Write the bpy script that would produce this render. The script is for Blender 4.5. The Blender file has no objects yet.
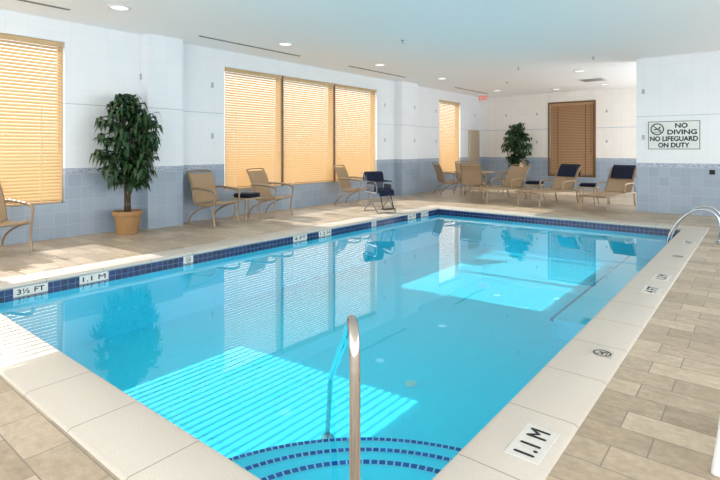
import bpy, math, random
from mathutils import Vector, Matrix
random.seed(7)
S=bpy.context.scene
COL=S.collection
# ---------------------------------------------------------------- constants
H=3.55; XW=-8.9; YF=19.0; BX=-2.28; BY=13.1
PX0,PX1,PY0,PY1=-6.2,-1.1,1.4,10.75
WZ=-0.13; PZ=-0.85; CT=0.015
# ---------------------------------------------------------------- node helpers
class NT:
    def __init__(s,name):
        s.m=bpy.data.materials.new(name); s.m.use_nodes=True
        s.t=s.m.node_tree; s.t.nodes.clear()
        s.out=s.t.nodes.new('ShaderNodeOutputMaterial')
    def n(s,ty,**k):
        nd=s.t.nodes.new(ty)
        for a,b in k.items(): setattr(nd,a,b)
        return nd
    def l(s,a,b): s.t.links.new(a,b)
    def setin(s,nd,i,v):
        if v is None: return
        if isinstance(v,bpy.types.NodeSocket): s.l(v,nd.inputs[i])
        else: nd.inputs[i].default_value=v
    def math(s,op,a,b=None,c=None):
        nd=s.n('ShaderNodeMath',operation=op)
        s.setin(nd,0,a); s.setin(nd,1,b); s.setin(nd,2,c)
        return nd.outputs[0]
    def mix(s,f,a,b,bt='MIX'):
        nd=s.n('ShaderNodeMix',data_type='RGBA',blend_type=bt)
        s.setin(nd,0,f); s.setin(nd,6,a); s.setin(nd,7,b)
        return nd.outputs[2]
    def pos(s):
        g=s.n('ShaderNodeNewGeometry'); x=s.n('ShaderNodeSeparateXYZ')
        s.l(g.outputs['Position'],x.inputs[0]); return x.outputs
    def comb(s,a,b,c=0.0):
        nd=s.n('ShaderNodeCombineXYZ'); s.setin(nd,0,a); s.setin(nd,1,b); s.setin(nd,2,c); return nd.outputs[0]
    def brick(s,vec,c1,c2,mo,w,h,ms,off=0.0,bias=0.0,smooth=0.1):
        nd=s.n('ShaderNodeTexBrick'); nd.offset=off; nd.squash=1.0
        s.l(vec,nd.inputs['Vector'])
        s.setin(nd,'Color1',c1); s.setin(nd,'Color2',c2); s.setin(nd,'Mortar',mo)
        nd.inputs['Scale'].default_value=1.0
        nd.inputs['Mortar Size'].default_value=ms; nd.inputs['Mortar Smooth'].default_value=smooth
        nd.inputs['Bias'].default_value=bias
        nd.inputs['Brick Width'].default_value=w; nd.inputs['Row Height'].default_value=h
        return nd
    def noise(s,vec,sc,det=4,rough=.5):
        nd=s.n('ShaderNodeTexNoise'); 
        if vec is not None: s.l(vec,nd.inputs['Vector'])
        nd.inputs['Scale'].default_value=sc; nd.inputs['Detail'].default_value=det; nd.inputs['Roughness'].default_value=rough
        return nd
    def princ(s,col,rough=.5,metal=0,bump=None,bs=.2,bd=.01,spec=None):
        p=s.n('ShaderNodeBsdfPrincipled')
        s.setin(p,'Base Color',col); s.setin(p,'Roughness',rough); s.setin(p,'Metallic',metal)
        if spec is not None: p.inputs['Specular IOR Level'].default_value=spec
        if bump is not None:
            b=s.n('ShaderNodeBump'); b.inputs['Strength'].default_value=bs; b.inputs['Distance'].default_value=bd
            s.l(bump,b.inputs['Height']); s.l(b.outputs[0],p.inputs['Normal'])
        s.l(p.outputs[0],s.out.inputs[0]); return p
def C(r,g,b): # srgb 0-255 -> linear
    f=lambda v:(v/255/12.92 if v/255<=.04045 else ((v/255+.055)/1.055)**2.4)
    return (f(r),f(g),f(b),1)
def simple(name,col,rough=.5,metal=0,nscale=40,var=.12,bs=.05,spec=None):
    t=NT(name); tc=t.n('ShaderNodeTexCoord')
    nz=t.noise(tc.outputs['Object'],nscale)
    dark=tuple(c*(1-var) for c in col[:3])+(1,)
    c=t.mix(nz.outputs[0],dark,col)
    t.princ(c,rough,metal,nz.outputs[0],bs,.003,spec); return t.m
# ---------------------------------------------------------------- materials
def mat_wall():
    t=NT('wall_tile'); x,y,z=t.pos(); s=t.math('ADD',x,y)
    v=t.comb(s,z)
    up=t.brick(v,C(232,235,238),C(229,233,237),C(222,226,230),.305,.305,.003)
    lo=t.brick(v,C(147,161,177),C(157,171,186),C(172,183,194),.205,.205,.003)
    band=t.brick(v,C(92,110,144),C(176,188,204),C(190,198,206),.033,.03,.004,off=.5)
    m_lo=t.math('LESS_THAN',z,1.04)
    m_band=t.math('COMPARE',z,1.085,.045)
    m_line=t.math('COMPARE',z,2.2,.007)
    fs=t.math('FRACT',t.math('DIVIDE',t.math('ADD',s,20.3),1.525))
    a=t.math('COMPARE',fs,.5,.02)
    b1=t.math('COMPARE',z,2.78,.055); b2=t.math('COMPARE',z,1.72,.055)
    b=t.math('MULTIPLY',a,t.math('MAXIMUM',b1,b2))
    c=t.mix(b,up.outputs[0],C(170,174,180))
    c=t.mix(m_line,c,C(186,194,206))
    c=t.mix(m_lo,c,lo.outputs[0]); c=t.mix(m_band,c,band.outputs[0])
    t.princ(c,.28,0,up.outputs['Fac'],-.08,.003); return t.m
def mat_farwall():
    t=NT('far_wall_tile'); x,y,z=t.pos(); s=t.math('ADD',x,y); v=t.comb(s,z)
    up=t.brick(v,C(240,235,228),C(237,232,225),C(226,221,214),.305,.305,.0035)
    lo=t.brick(v,C(148,162,178),C(158,172,187),C(178,188,198),.205,.205,.005)
    band=t.brick(v,C(92,110,144),C(176,188,204),C(190,198,206),.033,.03,.004,off=.5)
    fs=t.math('FRACT',t.math('DIVIDE',t.math('ADD',s,20.0),1.22))
    a=t.math('COMPARE',fs,.5,.02)
    b=t.math('MULTIPLY',a,t.math('MAXIMUM',t.math('COMPARE',z,2.78,.05),t.math('COMPARE',z,1.72,.05)))
    c=t.mix(b,up.outputs[0],C(150,160,175))
    c=t.mix(t.math('COMPARE',z,2.2,.01),c,C(180,190,204))
    c=t.mix(t.math('LESS_THAN',z,1.04),c,lo.outputs[0]); c=t.mix(t.math('COMPARE',z,1.085,.045),c,band.outputs[0])
    t.princ(c,.3); return t.m
def mat_deck():
    t=NT('deck_tile'); x,y,z=t.pos(); v=t.comb(x,y)
    br=t.brick(v,C(170,152,129),C(203,186,162),C(206,194,176),.42,.205,.0035,off=.37,bias=0)
    st=t.comb(t.math('MULTIPLY',x,2.6),t.math('MULTIPLY',y,5.4))
    nz=t.noise(st,3.0,7,.68); nz2=t.noise(v,26,5,.6)
    ramp=t.n('ShaderNodeValToRGB'); t.l(nz.outputs[0],ramp.inputs[0])
    ramp.color_ramp.elements[0].position=.3; ramp.color_ramp.elements[0].color=(.78,.77,.75,1)
    ramp.color_ramp.elements[1].position=.7; ramp.color_ramp.elements[1].color=(1.10,1.10,1.10,1)
    c=t.mix(.9,br.outputs[0],ramp.outputs[0],'MULTIPLY')
    c=t.mix(.3,c,nz2.outputs[0],'OVERLAY')
    c=t.mix(br.outputs['Fac'],c,C(136,127,114))
    h=t.math('SUBTRACT',nz.outputs[0],t.math('MULTIPLY',br.outputs['Fac'],1.0))
    t.princ(c,.42,0,h,.25,.004); return t.m
def mat_coping(ax):
    t=NT('coping_'+('long' if ax else 'short')); x,y,z=t.pos()
    c0=y if ax else x
    f=t.math('FRACT',t.math('DIVIDE',t.math('ADD',c0,20.15),.61))
    j=t.math('COMPARE',f,.5,.006)
    g=t.n('ShaderNodeNewGeometry'); nz=t.noise(g.outputs['Position'],120,3); n2=t.noise(g.outputs['Position'],3,4)
    c=t.mix(nz.outputs[0],C(186,178,166),C(216,209,198))
    c=t.mix(t.math('MULTIPLY',n2.outputs[0],.3),c,C(192,183,170))
    c=t.mix(j,c,C(150,140,126))
    t.princ(c,.5,0,nz.outputs[0],.1,.002); return t.m
def mat_waterline():
    t=NT('waterline_tile'); x,y,z=t.pos(); v=t.comb(t.math('ADD',x,y),t.math('ADD',z,.165))
    b=t.brick(v,C(10,24,64),C(22,46,98),C(92,112,146),.077,.0625,.003)
    t.princ(b.outputs[0],.15); return t.m
def mat_trimtile():
    t=NT('step_edge_tile'); g=t.n('ShaderNodeTexCoord')
    b=t.brick(g.outputs['UV'],C(10,56,140),C(22,80,170),C(180,215,235),.045,.045,.005)
    t.princ(b.outputs[0],.2); return t.m
def mat_plaster():
    t=NT('pool_plaster'); g=t.n('ShaderNodeNewGeometry'); nz=t.noise(g.outputs['Position'],.8,3)
    c=t.mix(nz.outputs[0],(.12,.70,.87,1),(.16,.76,.91,1)); t.princ(c,.7,spec=.1); return t.m
def mat_water():
    t=NT('pool_water'); g=t.n('ShaderNodeNewGeometry')
    nz=t.noise(g.outputs['Position'],1.2,2,.4); n2=t.noise(g.outputs['Position'],4,1,.4)
    hh=t.math('ADD',nz.outputs[0],t.math('MULTIPLY',n2.outputs[0],.06))
    b=t.n('ShaderNodeBump'); b.inputs['Strength'].default_value=.035; b.inputs['Distance'].default_value=.035
    t.l(hh,b.inputs['Height'])
    dp=t.n('ShaderNodeVectorMath',operation='DOT_PRODUCT'); t.l(g.outputs['Incoming'],dp.inputs[0]); t.l(b.outputs[0],dp.inputs[1])
    cs=t.math('MINIMUM',t.math('ABSOLUTE',dp.outputs['Value']),1.0)
    fr=t.math('MULTIPLY_ADD',t.math('POWER',t.math('SUBTRACT',1.0,cs),4.8),.97,.022)
    tr=t.n('ShaderNodeBsdfTransparent'); tr.inputs[0].default_value=(.51,.93,1,1)
    gl=t.n('ShaderNodeBsdfGlossy'); gl.inputs['Roughness'].default_value=0.0; t.l(b.outputs[0],gl.inputs['Normal'])
    gl.inputs[0].default_value=(1,1,1,1)
    mx=t.n('ShaderNodeMixShader'); t.l(fr,mx.inputs[0]); t.l(tr.outputs[0],mx.inputs[1]); t.l(gl.outputs[0],mx.inputs[2])
    t.l(mx.outputs[0],t.out.inputs[0]); return t.m
def mat_blind(name,c1,c2,trans):
    t=NT(name); g=t.n('ShaderNodeTexCoord'); mp=t.n('ShaderNodeMapping'); mp.inputs['Scale'].default_value=(3,1.5,40); t.l(g.outputs['Object'],mp.inputs[0])
    nz=t.noise(mp.outputs[0],4,3)
    c=t.mix(nz.outputs[0],c1,c2)
    d=t.n('ShaderNodeBsdfDiffuse'); t.l(c,d.inputs[0]); tr=t.n('ShaderNodeBsdfTranslucent'); t.l(c,tr.inputs[0])
    mx=t.n('ShaderNodeMixShader'); mx.inputs[0].default_value=trans; t.l(d.outputs[0],mx.inputs[1]); t.l(tr.outputs[0],mx.inputs[2])
    t.l(mx.outputs[0],t.out.inputs[0]); return t.m
def mat_emit(name,col,st):
    t=NT(name); e=t.n('ShaderNodeEmission'); e.inputs[0].default_value=col; e.inputs[1].default_value=st
    t.l(e.outputs[0],t.out.inputs[0]); return t.m
def mat_sling(name,c1,c2):
    t=NT(name); g=t.n('ShaderNodeTexCoord'); w=t.n('ShaderNodeTexWave'); w.inputs['Scale'].default_value=60; w.inputs['Distortion'].default_value=.5
    t.l(g.outputs['Object'],w.inputs[0]); c=t.mix(w.outputs[1],c1,c2); t.princ(c,.75,0,w.outputs[1],.2,.002); return t.m
def mat_leaf():
    t=NT('leaf'); g=t.n('ShaderNodeTexCoord'); nz=t.noise(g.outputs['Object'],9,2)
    c=t.mix(nz.outputs[0],C(12,34,18),C(50,88,42)); t.princ(c,.4); return t.m
M_wall=mat_wall(); M_far=mat_farwall(); M_deck=mat_deck(); M_copL=mat_coping(1); M_copS=mat_coping(0)
M_wl=mat_waterline(); M_trim=mat_trimtile(); M_plas=mat_plaster(); M_water=mat_water()
M_ceil=simple('ceiling_paint',C(253,253,254),.8,0,60,.01,.03)
M_blind=mat_blind('light_wood_slat',C(188,161,122),C(212,185,146),.045)
M_blindD=mat_blind('dark_wood_slat',C(182,142,106),C(206,166,128),.1)
M_cord=simple('cord_tape',C(236,214,180),.8); M_cordD=simple('dark_cord_tape',C(110,74,50),.8)
M_frame=simple('bronze_frame',C(120,88,58),.4,.3); M_chrome=simple('polished_steel',(.50,.52,.55,1),.07,1,5,.05,0)
M_bronze=simple('brushed_steel_rail',(.50,.47,.44,1),.04,1,5,.05,0)
M_tube=simple('champagne_metal',C(160,138,110),.35,.35); M_sling=mat_sling('tan_sling',C(150,122,92),C(182,156,124))
M_navy=simple('navy_terry',C(18,26,54),.95,0,220,.45,.6); M_white=simple('white_plastic',C(225,225,222),.4)
M_pot=simple('terracotta',C(172,132,86),.6,0,14,.3,.1); M_soil=simple('soil',C(58,42,30),.95,0,60,.5,.5)
M_bark=simple('bark',C(84,66,48),.85,0,40,.4,.4); M_leaf=mat_leaf()
M_black=simple('black_ink',C(24,26,30),.5); M_plate=simple('marker_plate',C(222,219,212),.4); M_plate2=simple('marker_stone',C(206,199,187),.5)
M_sign=simple('sign_face',C(232,236,232),.4); M_teal=simple('sign_ink',C(24,52,60),.5)
M_lamp=mat_emit('lamp_lens',(1,.98,.94,1),.95); M_exit=mat_emit('exit_letters',(1,.08,.05,1),.7)
M_door=simple('beige_door',C(206,190,164),.5); M_dark=simple('dark_backing_panel',C(60,46,34),.1); M_slot=simple('slot_shadow',C(90,92,94),.6)
M_grey=simple('grey_plastic',C(84,90,100),.5); M_alu=simple('aluminium',C(140,144,150),.3,.7); M_blk=simple('black_rubber',C(30,30,32),.7)
M_top=simple('table_top_tan',C(190,166,132),.35)
# ---------------------------------------------------------------- geometry helpers
class G:
    def __init__(s): s.v=[]; s.f=[]; s.m=[]
    def add(s,vs,fs,m=0):
        o=len(s.v); s.v+= [tuple(a) for a in vs]; s.f+=[tuple(i+o for i in f) for f in fs]; s.m+=[m]*len(fs); return s
    def box(s,x0,x1,y0,y1,z0,z1,m=0):
        v=[(x0,y0,z0),(x1,y0,z0),(x1,y1,z0),(x0,y1,z0),(x0,y0,z1),(x1,y0,z1),(x1,y1,z1),(x0,y1,z1)]
        return s.add(v,[(0,3,2,1),(4,5,6,7),(0,1,5,4),(1,2,6,5),(2,3,7,6),(3,0,4,7)],m)
    def rbox(s,x0,x1,y0,y1,z0,z1,b=.01,m=0):
        def ring(i,z): 
            a,c,d,e=x0+i,x1-i,y0+i,y1-i; k=b
            return [(a+k,d,z),(c-k,d,z),(c,d+k,z),(c,e-k,z),(c-k,e,z),(a+k,e,z),(a,e-k,z),(a,d+k,z)]
        R=[ring(b*.7,z0),ring(0,z0+b),ring(0,z1-b),ring(b*.7,z1)]
        v=sum(R,[]); f=[]
        for r in range(3):
            for i in range(8):
                j=(i+1)%8; f.append((r*8+i,r*8+j,(r+1)*8+j,(r+1)*8+i))
        f.append(tuple(range(7,-1,-1))); f.append(tuple(range(24,32)))
        return s.add(v,f,m)
    def tube(s,pts,r,n=8,m=0,cap=True):
        P=[Vector(p) for p in pts]; k=len(P); rs=r if isinstance(r,(list,tuple)) else [r]*k
        T=[]
        for i in range(k):
            a=P[min(i+1,k-1)]-P[max(i-1,0)]; T.append(a.normalized())
        ref=Vector((0,0,1)) if abs(T[0].z)<.9 else Vector((1,0,0))
        u=T[0].cross(ref).normalized(); v=[]
        for i in range(k):
            u=(u-T[i]*u.dot(T[i])).normalized(); w=T[i].cross(u)
            for j in range(n):
                a=2*math.pi*j/n; v.append(P[i]+(u*math.cos(a)+w*math.sin(a))*rs[i])
        f=[]
        for i in range(k-1):
            for j in range(n):
                q=(j+1)%n; f.append((i*n+j,i*n+q,(i+1)*n+q,(i+1)*n+j))
        if cap: f.append(tuple(range(n-1,-1,-1))); f.append(tuple((k-1)*n+j for j in range(n)))
        return s.add(v,f,m)
    def lathe(s,prof,n=32,m=0,cx=0,cy=0):
        v=[];f=[];k=len(prof)
        for r,z in prof:
            for j in range(n):
                a=2*math.pi*j/n; v.append((cx+r*math.cos(a),cy+r*math.sin(a),z))
        for i in range(k-1):
            for j in range(n):
                q=(j+1)%n; f.append((i*n+j,i*n+q,(i+1)*n+q,(i+1)*n+j))
        f.append(tuple(range(n-1,-1,-1))); f.append(tuple((k-1)*n+j for j in range(n)))
        return s.add(v,f,m)
    def sheet(s,path,y0,y1,th,m=0,ny=1,sag=0):
        P=[Vector((a,b)) for a,b in path]; k=len(P); N=[]
        for i in range(k):
            t=(P[min(i+1,k-1)]-P[max(i-1,0)]).normalized(); N.append(Vector((-t.y,t.x)))
        v=[];
        for i in range(k):
            for side in (1,-1):
                q=P[i]+N[i]*th*.5*side
                for j in range(ny+1):
                    f=j/ny; y=y0+(y1-y0)*f; sg=sag*4*f*(1-f)
                    v.append((q.x-N[i].x*sg,y,q.y-N[i].y*sg))
        w=ny+1; F=[]
        def id(i,sd,j): return (i*2+sd)*w+j
        for i in range(k-1):
            for j in range(ny):
                F.append((id(i,0,j),id(i,0,j+1),id(i+1,0,j+1),id(i+1,0,j)))
                F.append((id(i,1,j),id(i+1,1,j),id(i+1,1,j+1),id(i,1,j+1)))
            F.append((id(i,0,0),id(i+1,0,0),id(i+1,1,0),id(i,1,0)))
            F.append((id(i,0,ny),id(i,1,ny),id(i+1,1,ny),id(i+1,0,ny)))
        for j in range(ny):
            F.append((id(0,0,j),id(0,1,j),id(0,1,j+1),id(0,0,j+1)))
            F.append((id(k-1,0,j),id(k-1,0,j+1),id(k-1,1,j+1),id(k-1,1,j)))
        return s.add(v,F,m)
def cr(pts,k=6):
    P=[Vector(p) for p in pts]; P=[P[0]*2-P[1]]+P+[P[-1]*2-P[-2]]; out=[]
    for i in range(1,len(P)-2):
        a,b,c,d=P[i-1],P[i],P[i+1],P[i+2]
        for j in range(k):
            t=j/k; out.append(.5*((2*b)+(c-a)*t+(2*a-5*b+4*c-d)*t*t+(3*b-a-3*c+d)*t**3))
    out.append(P[-2]); return out
def mk(name,g,mats,parent=None,smooth=False,label=None,cat=None,loc=(0,0,0),rot=0,kind=None,group=None,recalc=True):
    me=bpy.data.meshes.new(name); me.from_pydata(g.v,[],g.f)
    if not isinstance(mats,(list,tuple)): mats=[mats]
    for m in mats: me.materials.append(m)
    for p,mi in zip(me.polygons,g.m): p.material_index=mi; p.use_smooth=smooth
    if recalc:
        import bmesh
        b=bmesh.new(); b.from_mesh(me); bmesh.ops.recalc_face_normals(b,faces=b.faces); b.to_mesh(me); b.free()
    if smooth:
        try: me.set_sharp_from_angle(angle=math.radians(42))
        except Exception: pass
    o=bpy.data.objects.new(name,me); COL.objects.link(o); o.location=loc; o.rotation_euler=(0,0,rot)
    if parent: o.parent=parent
    tag(o,label,cat,kind,group); return o
def tag(o,label=None,cat=None,kind=None,group=None):
    if label: o['label']=label
    if cat: o['category']=cat
    if kind: o['kind']=kind
    if group: o['group']=group
def empty(name,loc,rot,label,cat,group=None,kind=None):
    o=bpy.data.objects.new(name,None); COL.objects.link(o); o.location=loc; o.rotation_euler=(0,0,rot); o.empty_display_size=.1
    tag(o,label,cat,kind,group); return o
def dup(root,loc,rot=None,label=None,scale=None):
    n=root.copy(); COL.objects.link(n); n.location=loc
    if rot is not None: n.rotation_euler=(0,0,rot)
    if scale: n.scale=scale
    if label: n['label']=label
    def rec(src,dst):
        for c in list(src.children):
            k=c.copy(); COL.objects.link(k); k.parent=dst; rec(c,k)
    rec(root,n); return n
def textgeo(s,w,h,bold=1):
    cu=bpy.data.curves.new('t','FONT'); cu.body=s; cu.size=1; cu.resolution_u=4
    o=bpy.data.objects.new('t',cu); COL.objects.link(o); bpy.context.view_layer.update()
    me=bpy.data.meshes.new_from_object(o.evaluated_get(bpy.context.evaluated_depsgraph_get()))
    v=[(a.co.x,a.co.y) for a in me.vertices]; f=[tuple(p.vertices) for p in me.polygons]
    bpy.data.objects.remove(o); bpy.data.meshes.remove(me); bpy.data.curves.remove(cu)
    x0=min(a[0] for a in v);x1=max(a[0] for a in v);y0=min(a[1] for a in v);y1=max(a[1] for a in v)
    b_=h*.045*bold
    w2,h2=w-2*b_,h-2*b_
    base=[((a-(x0+x1)/2)*w2/(x1-x0),(b-(y0+y1)/2)*h2/(y1-y0)) for a,b in v]
    V=[];F=[]
    for k,(sx,sy) in enumerate([(0,0),(-b_,0),(b_,0),(0,-b_),(0,b_)] if bold else [(0,0)]):
        o_=len(V); V+=[(a+sx,b+sy,k*.00008) for a,b in base]; F+=[tuple(i+o_ for i in q) for q in f]
    return V,F
def ann(r0,r1,n=32,cx=0,cy=0):
    v=[];f=[]
    for j in range(n):
        a=2*math.pi*j/n; v+= [(cx+r0*math.cos(a),cy+r0*math.sin(a)),(cx+r1*math.cos(a),cy+r1*math.sin(a))]
    for j in range(n):
        q=(j+1)%n; f.append((2*j,2*j+1,2*q+1,2*q))
    return v,f
def disc(r,cx,cy,n=16): return [(cx+r*math.cos(2*math.pi*j/n),cy+r*math.sin(2*math.pi*j/n)) for j in range(n)],[tuple(range(n))]
def bar(x0,y0,x1,y1,w):
    d=Vector((x1-x0,y1-y0)).normalized(); n=Vector((-d.y,d.x))*w/2
    return [(x0+n.x,y0+n.y),(x0-n.x,y0-n.y),(x1-n.x,y1-n.y),(x1+n.x,y1+n.y)],[(0,1,2,3)]
def put2(g,vf,O,ux,uy,off,m):
    O=Vector(O);ux=Vector(ux);uy=Vector(uy);n=ux.cross(uy)
    g.add([O+ux*q[0]+uy*q[1]+n*(off+(q[2] if len(q)>2 else 0)) for q in vf[0]],vf[1],m)
def rect2(w,h): return [(-w/2,-h/2),(w/2,-h/2),(w/2,h/2),(-w/2,h/2)],[(0,1,2,3)]
def slab(g,O,ux,uy,w,h,th,m=0):
    O=Vector(O);ux=Vector(ux);uy=Vector(uy);n=ux.cross(uy); v=[]
    for k in (0,th):
        for a,b in rect2(w,h)[0]: v.append(O+ux*a+uy*b+n*k)
    g.add(v,[(0,3,2,1),(4,5,6,7),(0,1,5,4),(1,2,6,5),(2,3,7,6),(3,0,4,7)],m)
def nodive(g,O,ux,uy,r,off,mi,mr):
    k=r
    put2(g,disc(k*.14,k*.38,k*.28),O,ux,uy,off,mi)
    put2(g,bar(k*.3,k*.1,-k*.5,-k*.1,k*.2),O,ux,uy,off,mi)
    put2(g,bar(k*.3,k*.05,k*.55,-k*.35,k*.12),O,ux,uy,off,mi)
    put2(g,bar(-k*.6,-k*.5,k*.5,-k*.5,k*.09),O,ux,uy,off,mi)
    put2(g,ann(k*.82,k),O,ux,uy,off+.0006,mr)
    put2(g,bar(-k*.6,k*.6,k*.6,-k*.6,k*.14),O,ux,uy,off+.0006,mr)
# ---------------------------------------------------------------- room shell
XB=-0.6; YB=BY+.35  # far bay cut short here; its unseen side is left open to admit fill light
g=G(); X0,X1,Y0,Y1=XW-.25,6.0,-4.0,YF+.25; o=.36
for a,b,c,d in [(X0,PX0-o,Y0,Y1),(PX1+o,X1,Y0,YB),(PX1+o,XB,YB,Y1),(PX0-o,PX1+o,Y0,PY0-o),(PX0-o,PX1+o,PY1+o,Y1)]:
    g.add([(a,c,0),(b,c,0),(b,d,0),(a,d,0)],[(0,1,2,3)])
mk('floor',g,M_deck,label='beige stone-look rectangular deck tile around the pool',kind='structure',recalc=False)
g=G(); g.box(X0,X1,Y0,YB,H,H+.15); g.box(X0,XB,YB,Y1,H,H+.15); mk('ceiling',g,M_ceil,label='smooth white painted ceiling',kind='structure')
W=[(-2.1,3.32),(6.44,11.83),(15.5,17.1)]; WZ0,WZ1=.57,3.2
g=G(); ys=[Y0]+[v for w in W for v in w]+[Y1]
for i in range(0,len(ys),2): g.box(XW-.25,XW,ys[i],ys[i+1],0,H)
for a,b in W: g.box(XW-.25,XW,a,b,0,WZ0); g.box(XW-.25,XW,a,b,WZ1,H)
for a,b in [(4.6,5.31),(12.78,13.7)]: g.box(XW,XW+.25,a,b,0,H)
mk('wall_left',g,M_wall,label='white and blue tiled wall with pilasters and windows',kind='structure')
FX=(-6.19,-4.64)
g=G(); g.box(XW,FX[0],YF,YF+.25,0,H); g.box(FX[1],XB,YF,YF+.25,0,H); g.box(*FX,YF,YF+.25,0,.5); g.box(*FX,YF,YF+.25,3.13,H)
mk('wall_back',g,M_far,label='cream tiled end wall with blue lower tile',kind='structure')
g=G(); g.box(BX,X1,BY,BY+.35,0,H); mk('wall_right',g,M_wall,label='white and blue tiled partition wall carrying pool sign',kind='structure')  # shaped as a thin partition so fill light gets in behind it
def frame(i,ax,a,b,z0,z1,splits,mat,backing=None):
    g=G(); t=.05
    def bx(p0,p1,q0,q1,m=0,d0=.10,d1=.2):
        if ax=='x': g.box(XW-d1,XW-d0,p0,p1,q0,q1,m)
        else: g.box(p0,p1,YF+d0,YF+d1,q0,q1,m)
    bx(a,b,z0,z0+t); bx(a,b,z1-t,z1); bx(a,a+t,z0,z1); bx(b-t,b,z0,z1)
    for sp in splits: bx(sp-t,sp+t,z0,z1)
    if ax=='x':
        for sp in splits: g.box(XW-.10,XW-.005,sp-.021,sp+.021,z0,z1)
    if backing: 
        bx(a,b,z0,z1,1,.2,.23)  # opaque dark panel added behind the blind to keep bright sky out of its gaps
        k=.06
        for q in [(a-k,b+k,z0-k,z0),(a-k,b+k,z1,z1+k),(a-k,a,z0,z1),(b,b+k,z0,z1)]: bx(*q,0,-.02,.0)
    mk('window_%d'%i,g,[mat]+([backing] if backing else []),label='bronze-framed window behind wooden blinds',kind='structure')
frame(1,'x',-2.1,3.32,WZ0,WZ1,[-.3,1.5],M_frame); frame(2,'x',6.44,11.83,WZ0,WZ1,[8.1,9.96],M_frame); frame(3,'x',15.5,17.1,WZ0,WZ1,[],M_frame)
frame(4,'y',FX[0],FX[1],.5,3.13,[],M_frame,M_dark)
g=G(); g.box(XW,XW+.04,17.75,18.65,0,2.2); g.box(XW+.04,XW+.055,17.85,18.55,1.2,2.08,0); g.box(XW+.04,XW+.055,17.85,18.55,.15,1.05,0); g.tube([(XW+.07,17.85,1.0),(XW+.09,17.85,1.0),(XW+.09,17.97,1.0)],.01,8,1)
mk('door_1',g,[M_door,M_chrome],label='beige panelled door in the far corner',kind='structure')
# blinds
def blind(ax,a,b,z0,z1,tilt,ms,mc,label,grp,sp=.053,w=.0585):
    L=b-a; n=int((z1-z0-.12)/sp)
    if ax=='x': e=empty('window_blind',(XW-.035,(a+b)/2,z0),0,label,'window blind',grp)
    else: e=empty('window_blind',((a+b)/2,YF+.035,z0),-math.pi/2,label,'window blind',grp)
    g=G(); c,s_=math.cos(tilt)*w/2,math.sin(tilt)*w/2
    for i in range(n):
        z=.05+i*sp+sp/2; y0,y1=-L/2+.006,L/2-.006
        g.add([(c,y0,z-s_),(c,y1,z-s_),(.003,y1,z+.002),(.003,y0,z+.002),(-c,y1,z+s_),(-c,y0,z+s_)],[(0,1,2,3),(3,2,4,5)])
    mk('slats',g,ms,e,recalc=False)
    g=G(); g.rbox(-.03,.034,-L/2+.006,L/2-.006,z1-z0-.085,z1-z0-.004,.008); mk('valance',g,ms,e)
    g=G(); g.rbox(-.02,.02,-L/2+.01,L/2-.01,.008,.035,.006); mk('bottom_rail',g,ms,e)
    for f in (-.32,.32):
        g=G(); g.box(c+.001,c+.003,f*L-.008,f*L+.008,.03,z1-z0-.07); mk('ladder_tape',g,mc,e)
    g=G(); g.tube([(.032,L/2-.09,z1-z0-.08),(.034,L/2-.09,.9)],.004,6); g.lathe([(.004,.82),(.012,.84),(.008,.9)],8,0,.034,L/2-.09); mk('pull_cord',g,mc,e)
TL=math.radians(63)
for a,b in [(-2.05,-.32),(-.28,1.48),(1.52,3.3)]: blind('x',a,b,WZ0,WZ1,TL,M_blind,M_cord,'light wooden slatted blind glowing with daylight','wooden blinds on the window wall')
for a,b in [(6.46,8.08),(8.12,9.94),(9.98,11.81)]: blind('x',a,b,WZ0,WZ1,TL,M_blind,M_cord,'light wooden slatted blind glowing with daylight','wooden blinds on the window wall')
blind('x',15.52,17.08,WZ0,WZ1,TL,M_blind,M_cord,'narrow light wooden slatted blind near the corner door','wooden blinds on the window wall')
blind('y',FX[0]+.02,FX[1]-.02,.5,3.13,math.radians(60),M_blindD,M_cordD,'brown wooden slatted blind on the end wall','dark blind',.058,.06)
# ---------------------------------------------------------------- pool
pool=empty('swimming_pool',(0,0,0),0,'rectangular indoor pool with cyan basin and navy waterline tile','swimming pool')
g=G(); a,b,c,d=PX0,PX1,PY0,PY1
g.add([(a,c,PZ),(b,c,PZ),(b,d,PZ),(a,d,PZ)],[(0,1,2,3)])
for p,q in [((a,c),(b,c)),((b,c),(b,d)),((b,d),(a,d)),((a,d),(a,c))]:
    g.add([(*p,PZ),(*q,PZ),(*q,0),(*p,0)],[(0,3,2,1)])
mk('basin',g,M_plas,pool,recalc=False)
g=G(); e=.006
def ringwall(g,e,z0,z1,m=0):
    A,B,Cc,D=a+e,b-e,c+e,d-e
    for p,q in [((A,Cc),(B,Cc)),((B,Cc),(B,D)),((B,D),(A,D)),((A,D),(A,Cc))]:
        g.add([(*p,z0),(*q,z0),(*q,z1),(*p,z1)],[(0,3,2,1)],m)
ringwall(g,e,-.165,-.03); mk('waterline_tile',g,M_wl,pool,recalc=False)
prof=[(0,-.035),(-.018,-.03),(-.028,-.012),(-.022,.006),(-.008,CT),(.02,CT+.001),(.34,CT),(.36,0)]
v=[];f=[];mi=[]
for oo,z in prof: v+=[(a-oo,c-oo,z),(b+oo,c-oo,z),(b+oo,d+oo,z),(a-oo,d+oo,z)]
g=G()
for k in range(4):
    q=(k+1)%4
    for i in range(len(prof)-1): f.append((i*4+k,i*4+q,(i+1)*4+q,(i+1)*4+k)); mi.append(k%2)
g.v=v; g.f=f; g.m=mi
mk('coping',g,[M_copS,M_copL],pool,smooth=True,label='cream cast stone bullnose coping')
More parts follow.
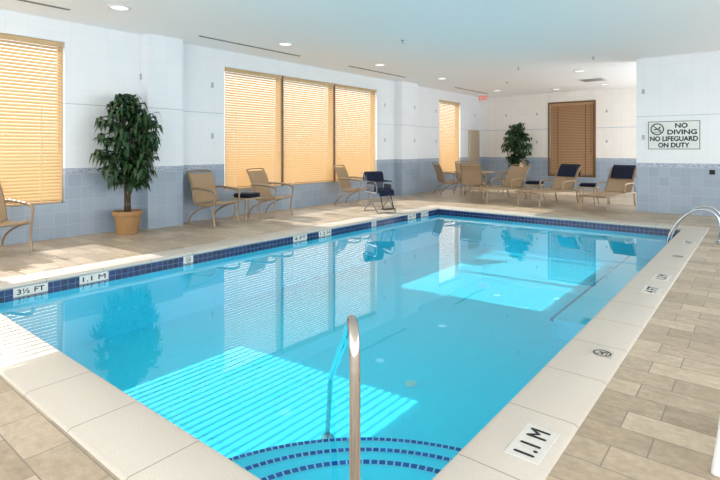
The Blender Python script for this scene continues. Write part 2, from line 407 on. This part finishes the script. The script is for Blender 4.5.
def qring(r,z,g,m,n=40):
    cx,cy=PX1-.001,PY0+.001; v=[(cx,cy,z)];f=[]
    for i in range(n+1):
        t=math.pi/2*i/n; v.append((cx-r*math.cos(t),cy+r*math.sin(t),z))
    m0=len(v)
    for i in range(n+1):
        t=math.pi/2*i/n; v.append((cx-r*math.cos(t),cy+r*math.sin(t),PZ+.001))
    for i in range(1,n+1): f.append((0,i,i+1)); f.append((i,i+1,m0+i,m0+i-1))
    g.add(v,f,m)
STEPS=[(1.79,-.62),(1.40,-.46),(1.02,-.30)]
g=G()
for r,z in STEPS: qring(r,z,g,0)
mk('corner_steps',g,M_plas,pool)
def edgetile(r,z,w=.042,n=60):
    me=bpy.data.meshes.new('step_edge_tile'); V=[];F=[];UV=[]
    for i in range(n+1):
        t=math.pi/2*i/n; s=r*t
        for rr,zz,q in [(r-w,z+.003,0),(r+.003,z+.003,w)]:
            V.append((PX1-rr*math.cos(t),PY0+rr*math.sin(t),zz)); UV.append((s,q))
    for i in range(n): F.append((i*2,i*2+1,(i+1)*2+1,(i+1)*2))
    me.from_pydata(V,[],F); ul=me.uv_layers.new(name='UVMap')
    for lp in me.loops: ul.data[lp.index].uv=UV[lp.vertex_index]
    me.materials.append(M_trim); ob=bpy.data.objects.new('step_edge_tile',me); COL.objects.link(ob); ob.parent=pool
for r,z in STEPS: edgetile(r,z)
g=G(); g.box(-2.0,PX1-.002,6.2,PY1-.002,PZ+.001,-.62); mk('bench',g,M_plas,pool)
g=G(); g.box(-2.01,-1.975,6.195,PY1-.01,-.65,-.617); mk('bench_edge_tile',g,simple('blue_edge',C(60,140,185),.2),pool)
g=G(); g.lathe([(.06,PZ+.002),(.06,PZ+.012),(.05,PZ+.018),(.0001,PZ+.018)],24,0,-2.67,4.10); mk('drain_cover',g,M_white,pool,label='round white floor drain cover')
g=G()
g.add([(a+.008,c+.008,WZ),(b-.008,c+.008,WZ),(b-.008,d-.008,WZ),(a+.008,d-.008,WZ)],[(0,1,2,3)])
mk('pool_water',g,M_water,None,label='calm clear cyan water filling the pool',cat='water',kind='stuff',recalc=False)
def marker(O,ux,uy,w,h,txt,grp=None):
    g=G(); slab(g,O,ux,uy,w,h,.004,0)
    if txt=='ND': nodive(g,O,ux,uy,h*.42,.005,1,2)
    else: put2(g,textgeo(txt,w*.8,h*.62,.7),O,ux,uy,.005,1)
    mk('depth_marker' if txt!='ND' else 'no_diving_marker',g,[M_plate2 if txt=='ND' and O[2]>0 else M_plate,M_black,M_black],pool,label=('white tile reading '+txt) if txt!='ND' else 'pale tile with no diving symbol',recalc=False)
for Y,tx in [(2.42,'1.1 M'),(3.78,'ND'),(5.8,'4 FT'),(6.45,'1.2 M'),(7.82,'ND'),(9.1,'4 FT')]:
    marker((-.87,Y,CT+.001),(0,1,0),(-1,0,0),.31 if tx!='ND' else .15,.16 if tx!='ND' else .14,tx)
for Y,tx in [(1.97,'3½ FT'),(2.63,'1.1 M'),(3.88,'ND'),(6.03,'4 FT'),(6.66,'1.2 M'),(8.13,'ND'),(9.55,'4½ FT'),(10.1,'1.3 M')]:
    marker((PX0+.007,Y,-.083),(0,1,0),(0,0,1),.33 if tx!='ND' else .15,.095,tx)
# ---------------------------------------------------------------- rails
def flange(parent,x,y,z):
    g=G(); g.lathe([(.055,z),(.055,z+.006),(.045,z+.018),(.026,z+.028),(.024,z+.04)],24,0,x,y); mk('flange',g,M_chrome,parent,smooth=True)
dx,dy=-.707,.707; bx,by=-1.081,1.312
r=empty('handrail',(bx,by,0),0,'tall polished steel handrail rising over the corner steps','handrail')
path=[(0,CT),(0,.42),(0,.69),(.015,.78),(.06,.825),(.13,.82),(.22,.76),(.9,.37),(1.66,-.08),(1.95,-.36),(2.28,-.8)]
def pl(s,z): return (dx*s,dy*s,z)
pts=[pl(0,CT),pl(0,.4)]+[Vector(p) for p in cr([pl(*q) for q in path[2:8]],8)]+[pl(1.7,-.10)]+[pl(1.84,-.22),pl(2.28,-.83)]
g=G(); g.tube(pts,.0195,24); mk('rail',g,M_bronze,r,smooth=True); flange(r,0,0,CT); flange(r,dx*2.28,dy*2.28,PZ+.001)
r=empty('pool_ladder',(0,0,0),0,'chrome pool ladder with arched grab rails over coping','pool ladder')
for Y in (9.45,9.97):
    g=G(); g.tube(cr([(-.5,Y,CT),(-.5,Y,.25),(-.53,Y,.39),(-.64,Y,.49),(-.82,Y,.48),(-1.0,Y,.34),(-1.14,Y,.12),(-1.2,Y,-.1),(-1.2,Y,-.45)],6),.019,12); mk('grab_rail',g,M_chrome,r,smooth=True); flange(r,-.5,Y,CT)
for z in (-.22,-.42):
    g=G(); g.rbox(-1.25,-1.15,9.47,9.95,z,z+.03,.008); mk('ladder_step',g,M_white,r)
# ---------------------------------------------------------------- patio chair
def chair(loc,rot,label,grp):
    e=empty('patio_armchair',loc,rot,label,'chair',grp); hw=.30
    g=G(); g.sheet([tuple(p)[:2] for p in cr([(-.24,.40,0),(-.1,.385,0),(.1,.40,0),(.24,.43,0),(.29,.41,0)],5)],-hw+.015,hw-.015,.026,0,6,.015); mk('seat',g,M_sling,e,smooth=True)
    bp=cr([(-.23,.42,0),(-.28,.6,0),(-.34,.8,0),(-.43,.97,0)],5)
    g=G(); g.sheet([tuple(p)[:2] for p in bp],-hw+.015,hw-.015,.024,0,6,-.02); mk('backrest',g,M_sling,e,smooth=True)
    g=G()
    for sy in (-1,1):
        y=sy*hw
        g.tube([(p.x,y,p.y) for p in cr([(.28,.40,0),(.1,.385,0),(-.12,.37,0),(-.24,.42,0),(-.29,.6,0),(-.35,.8,0),(-.45,1.0,0)],5)],.016,8)
    g.tube(cr([(-.45,-hw,1.0),(-.46,-.15,1.02),(-.46,.15,1.02),(-.45,hw,1.0)],5),.016,8)
    g.tube([(.28,-hw,.40),(.28,hw,.40)],.014,8); g.tube([(-.2,-hw,.37),(-.2,hw,.37)],.014,8)
    mk('frame',g,M_tube,e,smooth=True)
    for sy in (-1,1):
        y=sy*(hw+.02)
        g=G(); pa=cr([(-.32,y,.68),(-.2,y,.695),(.05,y,.68),(.24,y,.655),(.31,y,.61),(.32,y,.56)],6); g.tube(pa,[.017]+[.023]*(len(pa)-2)+[.017],10); mk('armrest',g,M_tube,e,smooth=True)
        g=G(); g.tube(cr([(.32,y,.57),(.30,y,.42),(.27,y,.2),(.30,y,.012)],5),.016,8); g.lathe([(.022,0),(.022,.02),(.015,.03)],10,0,.30,y); mk('leg',g,M_tube,e,smooth=True)
        g=G(); g.tube(cr([(.22,y,.39),(.0,y,.34),(-.25,y,.22),(-.36,y,.10),(-.39,y,.012)],5),.016,8); g.lathe([(.022,0),(.022,.02),(.015,.03)],10,0,-.39,y); mk('leg',g,M_tube,e,smooth=True)
    return e
A=math.radians
c0=chair((-8.28,5.78,0),A(10),'tan sling patio armchair beside a side table by window','tan patio armchairs')
dup(c0,(-8.25,7.2,0),A(14),'tan sling patio armchair with its back to the window')
dup(c0,(-8.3,10.05,0),A(15),'tan sling patio armchair alone under the window')
dup(c0,(-8.3,2.2,0),A(15),'tan sling patio armchair alone beside the tiled wall')
dup(c0,(-7.8,14.2,0),A(50),'tan sling patio armchair drawn up to round table')
dup(c0,(-6.4,15.7,0),A(215),'tan sling patio armchair drawn up to round table')
dup(c0,(-7.85,15.6,0),A(-45),'tan sling patio armchair drawn up to round table')
dup(c0,(-6.85,14.0,0),A(105),'tan sling patio armchair drawn up to round table')
def stable(loc,label,grp='small side tables',s=.22,h=.46):
    e=empty('side_table',loc,0,label,'side table',grp)
    g=G(); g.rbox(-s,s,-s,s,h-.03,h,.012); mk('tabletop',g,M_top,e)
    for sx in (-1,1):
        for sy in (-1,1):
            g=G(); g.tube(cr([(sx*(s-.03),sy*(s-.03),h-.03),(sx*(s-.05),sy*(s-.05),h*.5),(sx*(s-.01),sy*(s-.01),.0)],4),.013,8); mk('leg',g,M_tube,e,smooth=True)
    return e
t0=stable((-8.22,6.49,0),'small square tan side table between two armchairs')
dup(t0,(-4.98,14.0,0),0,'small square tan side table between lounge chairs')
dup(t0,(-3.56,14.0,0),0,'small square tan side table between lounge chairs')
def towel(loc,rot,label):
    e=G(); L=.17
    pth=[]
    for k in range(4):
        z=.012+k*.022; xs=[-L,-L*.3,L*.3,L]; 
        if k%2: xs=xs[::-1]
        pth+=[(x,z+random.uniform(-.001,.001),0) for x in xs]
    e.sheet([tuple(p)[:2] for p in cr(pth,4)],-.2,.2,.017,0,3,0)
    mk('folded_towel',e,M_navy,None,smooth=True,label=label,cat='towel',loc=loc,rot=rot,group='folded navy towels')
towel((-8.22,6.49,.462),.3,'folded navy towel on the side table by armchairs')
towel((-4.98,14.0,.462),0,'folded navy towel on side table between loungers')
towel((-3.56,14.0,.462),.1,'folded navy towel on side table between loungers')
e=empty('patio_table',(-7.15,14.9,0),0,'round tan patio table on curved metal legs','table')
g=G(); g.lathe([(.5,.69),(.53,.70),(.54,.715),(.53,.73),(.0001,.73)],40); mk('tabletop',g,M_top,e,smooth=True)
for k in range(4):
    t=math.pi/4+k*math.pi/2; cx,sy=math.cos(t),math.sin(t)
    g=G(); g.tube(cr([(cx*.4,sy*.4,.70),(cx*.22,sy*.22,.45),(cx*.25,sy*.25,.2),(cx*.42,sy*.42,.0)],5),.015,8); mk('leg',g,M_tube,e,smooth=True)
def chaise(loc,rot,label,grp='tan sling chaise lounges'):
    e=empty('chaise_lounge',loc,rot,label,'lounge chair',grp); hw=.31   # +x = foot end
    g=G(); g.sheet([tuple(p)[:2] for p in cr([(-.35,.36,0),(0,.355,0),(.5,.36,0),(1.2,.37,0),(1.25,.355,0)],5)],-hw+.02,hw-.02,.022,0,6,.02); mk('seat',g,M_sling,e,smooth=True)
    g=G(); g.sheet([tuple(p)[:2] for p in cr([(-.36,.37,0),(-.50,.56,0),(-.64,.77,0),(-.78,.94,0)],5)],-hw+.02,hw-.02,.022,0,6,-.02); mk('backrest',g,M_sling,e,smooth=True)
    g=G()
    for s in (-1,1):
        y=s*hw; g.tube([(1.26,y,.35),(.5,y,.345),(-.36,y,.35),(-.85,y,.33)],.019,8)
        g.tube(cr([(-.36,y,.36),(-.50,y,.55),(-.64,y,.76),(-.80,y,.96)],5),.016,8)
    g.tube(cr([(-.80,-hw,.96),(-.81,-.15,.98),(-.81,.15,.98),(-.80,hw,.96)],4),.016,8)
    g.tube([(1.26,-hw,.35),(1.26,hw,.35)],.019,8); g.tube([(-.85,-hw,.33),(-.85,hw,.33)],.015,8); g.tube([(-.85,-hw+.05,.33),(-.61,-hw+.05,.70)],.01,8); g.tube([(-.85,hw-.05,.33),(-.61,hw-.05,.70)],.01,8)
    mk('frame',g,M_tube,e,smooth=True)
    for s in (-1,1):
        y=s*(hw+.02)
        g=G(); pa=cr([(-.5,y,.58),(-.3,y,.6),(.0,y,.59),(.12,y,.54),(.13,y,.36)],5); g.tube(pa,.018,8); mk('armrest',g,M_tube,e,smooth=True)
        for x in (1.1,-.62):
            g=G(); g.tube(cr([(x,s*hw,.345),(x+.02,s*hw,.18),(x+.05*(1 if x>0 else -1),s*hw,.0)],5),.019,8); mk('leg',g,M_tube,e,smooth=True)
    return e
R1,R2,R3=A(-98),A(-104),A(-104)
l0=chaise((-2.90,13.6,0),R1,'tan sling chaise lounge with navy towel beside tiled wall')
dup(l0,(-4.33,13.62,0),R2,'tan sling chaise lounge with navy towel on its back')
dup(l0,(-5.74,13.66,0),R3,'tan sling chaise lounge with bare backrest')
def drape(loc,rot,label):
    g=G()
    front=[(-.555,.69),(-.605,.77),(-.665,.865),(-.735,.965)]; back=[(-.80,1.015),(-.86,.97),(-.86,.87),(-.85,.72)]
    g.sheet([tuple(p)[:2] for p in cr([(x,z+.01,0) for x,z in front+back],5)],-.25,.27,.022,0,4,0)
    mk('draped_towel',g,M_navy,None,smooth=True,label=label,cat='towel',loc=loc,rot=rot,group='navy towels over lounge backs')
drape((-2.90,13.6,0),R1,'navy towel draped over the lounge back near wall')
drape((-4.33,13.62,0),R2,'navy towel draped over the lounge back by table')
# ---------------------------------------------------------------- pool lift chair
e=empty('pool_lift_chair',(-6.84,9.2,0),A(-20),'dark pool transfer chair on steel cross frame with navy covers','chair')
e.scale=(.93,.93,.93)
g=G()
for s in (-1,1):
    y=s*.26
    g.tube([(.32,y,.02),(-.22,y,.5)],.013,8); g.tube([(-.32,y,.02),(.24,y,.5)],.013,8)
    g.tube(cr([(-.22,y,.48),(-.26,y,.7),(-.3,y,.90),(-.36,y,.95),(-.44,y,.95)],4),.013,8)
    g.tube([(-.24,y,.5),(.26,y,.5)],.013,8)
    g.tube(cr([(-.24,y,.72),(0,y,.76),(.2,y,.74),(.26,y,.62),(.26,y,.5)],4),.013,8)
for x,z in [(.32,.02),(-.32,.02),(.24,.5),(-.22,.5),(-.3,.88),(0,.27)]: g.tube([(x,-.26,z),(x,.26,z)],.011,8)
mk('frame',g,M_alu,e,smooth=True)
g=G(); g.sheet([(-.23,.52),(-.1,.5),(.1,.5),(.25,.52)],-.24,.24,.05,0,4,.01); mk('seat',g,M_blk,e,smooth=True)
g=G(); g.sheet([tuple(p)[:2] for p in cr([(-.2,.56,0),(-.24,.7,0),(-.26,.8,0),(-.28,.90,0)],4)],-.23,.23,.04,0,4,-.02); mk('backrest',g,M_grey,e,smooth=True)
g=G(); g.sheet([tuple(p)[:2] for p in cr([(-.19,.74,0),(-.22,.84,0),(-.25,.94,0),(-.33,.98,0),(-.39,.91,0),(-.40,.76,0)],4)],-.23,.25,.03,0,4,0); mk('back_cover',g,M_navy,e,smooth=True)
g=G(); g.sheet([tuple(p)[:2] for p in cr([(-.12,.56,0),(.05,.56,0),(.2,.57,0),(.29,.52,0),(.30,.42,0)],4)],-.2,.22,.03,0,4,0); mk('seat_cover',g,M_navy,e,smooth=True)
for s in (-1,1):
    g=G(); g.rbox(-.16,.16,s*.26-.02,s*.26+.02,.745,.775,.008); mk('armrest',g,M_blk,e,smooth=True)
    g=G(); g.rbox(-.18,.14,s*.25-.006,s*.25+.006,.53,.68,.005); mk('side_panel',g,M_grey,e)
g=G(); g.rbox(.3,.46,-.17,.17,.10,.125,.01); g.tube([(.24,-.15,.48),(.38,-.15,.12)],.012,8); g.tube([(.24,.15,.48),(.38,.15,.12)],.012,8); mk('footrest',g,M_blk,e)
# ---------------------------------------------------------------- step stool (white)
e=empty('step_stool',(.075,2.96,0),0,'low white plastic step stool on the tiled deck','stool')
g=G(); g.rbox(-.22,.22,-.22,.22,.245,.275,.01); g.rbox(-.19,.19,-.19,.19,.275,.279,.001); mk('top',g,M_white,e)
for sx in (-1,1):
    for sy in (-1,1):
        g=G(); g.tube([(sx*.205,sy*.205,.25),(sx*.235,sy*.235,0)],[.016,.02],10); mk('leg',g,M_white,e,smooth=True)
# ---------------------------------------------------------------- plants
def plant(loc,label,seed,xmin,yclip=None):
    random.seed(seed)
    e=empty('potted_ficus',loc,0,label,'potted plant','potted ficus trees')
    g=G(); g.lathe([(.165,0),(.17,.01),(.205,.28),(.212,.31),(.235,.318),(.24,.33),(.24,.385),(.23,.395),(.205,.395),(.195,.35)],36); mk('pot',g,M_pot,e,smooth=True)
    g=G(); g.lathe([(.193,.345),(.193,.355),(.1,.365),(.0001,.37)],24); mk('soil',g,M_soil,e,smooth=True)
    stems=[]
    g=G()
    for k in range(6):
        t=k*1.05+.3; R=random.uniform(.1,.3); h=random.uniform(1.6,2.2)
        x1,y1=R*math.cos(t),R*math.sin(t)
        pa=cr([(.05*math.cos(t),.05*math.sin(t),.36),(.04*math.cos(t+.8),.04*math.sin(t+.8),.8),(x1*.4,y1*.4,1.2),(x1,y1,h)],5)
        g.tube(pa,[.018-.011*i/(len(pa)-1) for i in range(len(pa))],6); stems+=pa[3:]
    cl=[]
    for i in range(84):
        for _ in range(400):
            z=random.uniform(.84,2.36); q=(z-.84)/1.52
            R=.47*(.58+.42*math.sin(math.pi*min(1,q*1.1)))*(1 if q<.8 else 1-(q-.8)*2.2)
            a_=random.uniform(0,2*math.pi); rr=R*math.sqrt(random.uniform(.04,1))
            x,y=rr*math.cos(a_),rr*math.sin(a_); wx,wy=loc[0]+x,loc[1]+y
            if wx<xmin+.2 or (yclip and wy>yclip-.2 and wx<XW+.25+.2): continue
            if all((Vector((x,y,z))-c2).length>.13 for c2 in cl): break
        else: continue
        c2=Vector((x,y,z)); cl.append(c2)
        s0=min(stems,key=lambda p:(p-c2-Vector((0,0,-.2))).length)
        g.tube(cr([s0,(s0+c2)/2+Vector((0,0,.03)),c2],3),.004,5)
    mk('trunk',g,M_bark,e,smooth=True)
    g=G()
    for c2 in cl:
        for j in range(18):
            a_=random.uniform(0,2*math.pi)
            P0=c2+Vector((random.gauss(0,.025),random.gauss(0,.025),random.uniform(-.05,.06)))
            L=random.uniform(.15,.24); w=L*.17
            d_=Vector((math.cos(a_),math.sin(a_),0))
            wx,wy=loc[0]+P0.x,loc[1]+P0.y
            if wx<xmin+.3 and d_.x<0: d_.x*=-.2
            if yclip and wy>yclip-.3 and wx<XW+.5: d_=Vector((abs(d_.x)*.6,-abs(d_.y),0))
            dr=random.uniform(.2,2.3)
            P1=P0+d_*L*.5+Vector((0,0,L*.08)); P2=P0+d_*L*.8+Vector((0,0,-L*.4*dr))
            sd_=d_.cross(Vector((random.uniform(-.5,.5),random.uniform(-.5,.5),1))).normalized()*w
            P05=P0.lerp(P1,.45)
            g.add([P0,P05+sd_*.8,P1+sd_,P2,P1-sd_,P05-sd_*.8],[(0,1,5),(1,2,4,5),(2,3,4)])
    mk('foliage',g,M_leaf,e,recalc=False)
plant((-8.46,4.14,0),'tall green ficus in a tan clay pot by pilaster',3,XW+.02,4.6)
plant((-7.1,18.1,0),'tall green ficus in a clay pot by end wall',11,XW+.02)
# ---------------------------------------------------------------- signs
O=(-1.54,BY-.001,1.76); ux=(1,0,0); uy=(0,0,1)
g=G(); slab(g,O,ux,uy,1.02,.66,.012,0); put2(g,rect2(.99,.63),O,ux,uy,.0125,1); put2(g,rect2(.965,.605),O,ux,uy,.013,0)
def tx(s,x,z,w,h=.125): 
    put2(g,textgeo(s,w,h,1.2),(O[0]+x,O[1],O[2]+z),ux,uy,.0145,1)
tx('NO',.15,.215,.24,.115); tx('DIVING',.16,.07,.56,.115); tx('NO LIFEGUARD',0,-.078,.92,.115); tx('ON DUTY',0,-.222,.60,.115)
nodive(g,(O[0]-.315,O[1],O[2]+.14),ux,uy,.135,.0145,1,1)
mk('pool_sign',g,[M_sign,M_teal],None,label='white wall sign reading NO DIVING NO LIFEGUARD ON DUTY',cat='sign',recalc=False)
g=G(); g.rbox(-.88,-.78,BY-.035,BY-.001,.9,1.0,.008); mk('wall_outlet_box',g,M_blk,None,label='small dark outlet box on blue tiled wall',cat='outlet')
e=empty('exit_sign',(-8.1,17.4,0),0,'hanging illuminated exit sign with red letters','exit sign')
g=G(); g.box(-.20,.20,-.02,.02,3.24,3.47); g.tube([(0,0,3.47),(0,0,H)],.012,8); mk('housing',g,M_white,e)
g=G(); put2(g,textgeo('EXIT',.33,.15,.3),(0,-.02,3.355),ux,uy,.002,0); mk('lettering',g,M_exit,e,recalc=False)
# ---------------------------------------------------------------- ceiling things
lights=[(-7.4,3.5),(-7.4,6.8),(-7.4,9.95),(-7.4,13.05),(-3.8,14.1),(-3.95,17.5),(-5.6,17.9),(-7.4,.3),(-7.4,17)]
for i,(x,y) in enumerate(lights):
    e=empty('ceiling_downlight',(x,y,H),0,'round recessed white ceiling downlight, lit','ceiling light','recessed downlights')
    g=G(); g.lathe([(.16,0),(.165,-.008),(.155,-.016),(.125,-.016),(.12,-.006)],32); mk('trim_ring',g,M_white,e,smooth=True)
    g=G(); g.lathe([(.12,-.010),(.0001,-.011)],32); mk('lens',g,M_lamp,e)
for y0,y1 in [(.6,3.1),(5.3,7.9),(9.6,12.2),(15.2,17.8)]:
    g=G(); g.box(-8.16,-8.06,y0,y1,H-.006,H-.0005,0); g.box(-8.145,-8.12,y0+.01,y1-.01,H-.009,H-.006,1); g.box(-8.10,-8.075,y0+.01,y1-.01,H-.009,H-.006,1)
    mk('air_diffuser',g,[M_white,M_slot],None,label='long slim linear air diffuser in the ceiling',cat='air vent',group='linear ceiling diffusers')
g=G(); g.box(-.35,.35,-.35,.35,-.008,-.0005); g.box(-.28,.28,-.28,.28,-.012,-.008,1); mk('ceiling_vent',g,[M_white,M_alu],None,label='square white ceiling air grille',cat='air vent',loc=(-4.0,16.2,H))
for x,y in [(-4.9,12.6),(-3.0,12.2),(-6.2,15.0),(-5.4,8.0)]:
    g=G(); g.lathe([(.035,0),(.035,-.006),(.012,-.012),(.01,-.05),(.025,-.055),(.025,-.058),(.0001,-.059)],16); mk('sprinkler_head',g,M_chrome,None,smooth=True,label='small chrome fire sprinkler head on ceiling',cat='sprinkler',loc=(x,y,H),group='sprinkler heads')
# ---------------------------------------------------------------- light & world
w=bpy.data.worlds.new('World'); S.world=w; w.use_nodes=True
bg=w.node_tree.nodes['Background']; bg.inputs[0].default_value=(.93,.97,1,1); bg.inputs[1].default_value=2.4
sd=bpy.data.lights.new('sun','SUN'); sd.energy=11; sd.angle=.0053; sd.color=(1,.96,.9)
so=bpy.data.objects.new('sun',sd); COL.objects.link(so); so.location=(-20,5,12)
so.rotation_euler=Vector((1,.09,-math.tan(A(30.8)))).to_track_quat('-Z','Y').to_euler()
# ---------------------------------------------------------------- camera
cd=bpy.data.cameras.new('camera'); cd.sensor_width=36; cd.lens=24.9; cd.shift_y=-91/720; cd.clip_start=.05
co=bpy.data.objects.new('camera',cd); COL.objects.link(co); co.location=(0,0,1.45); co.rotation_euler=(A(90),0,A(38.9))
S.camera=co
S.view_settings.view_transform='Standard'; S.view_settings.look='None'; S.view_settings.exposure=0.66
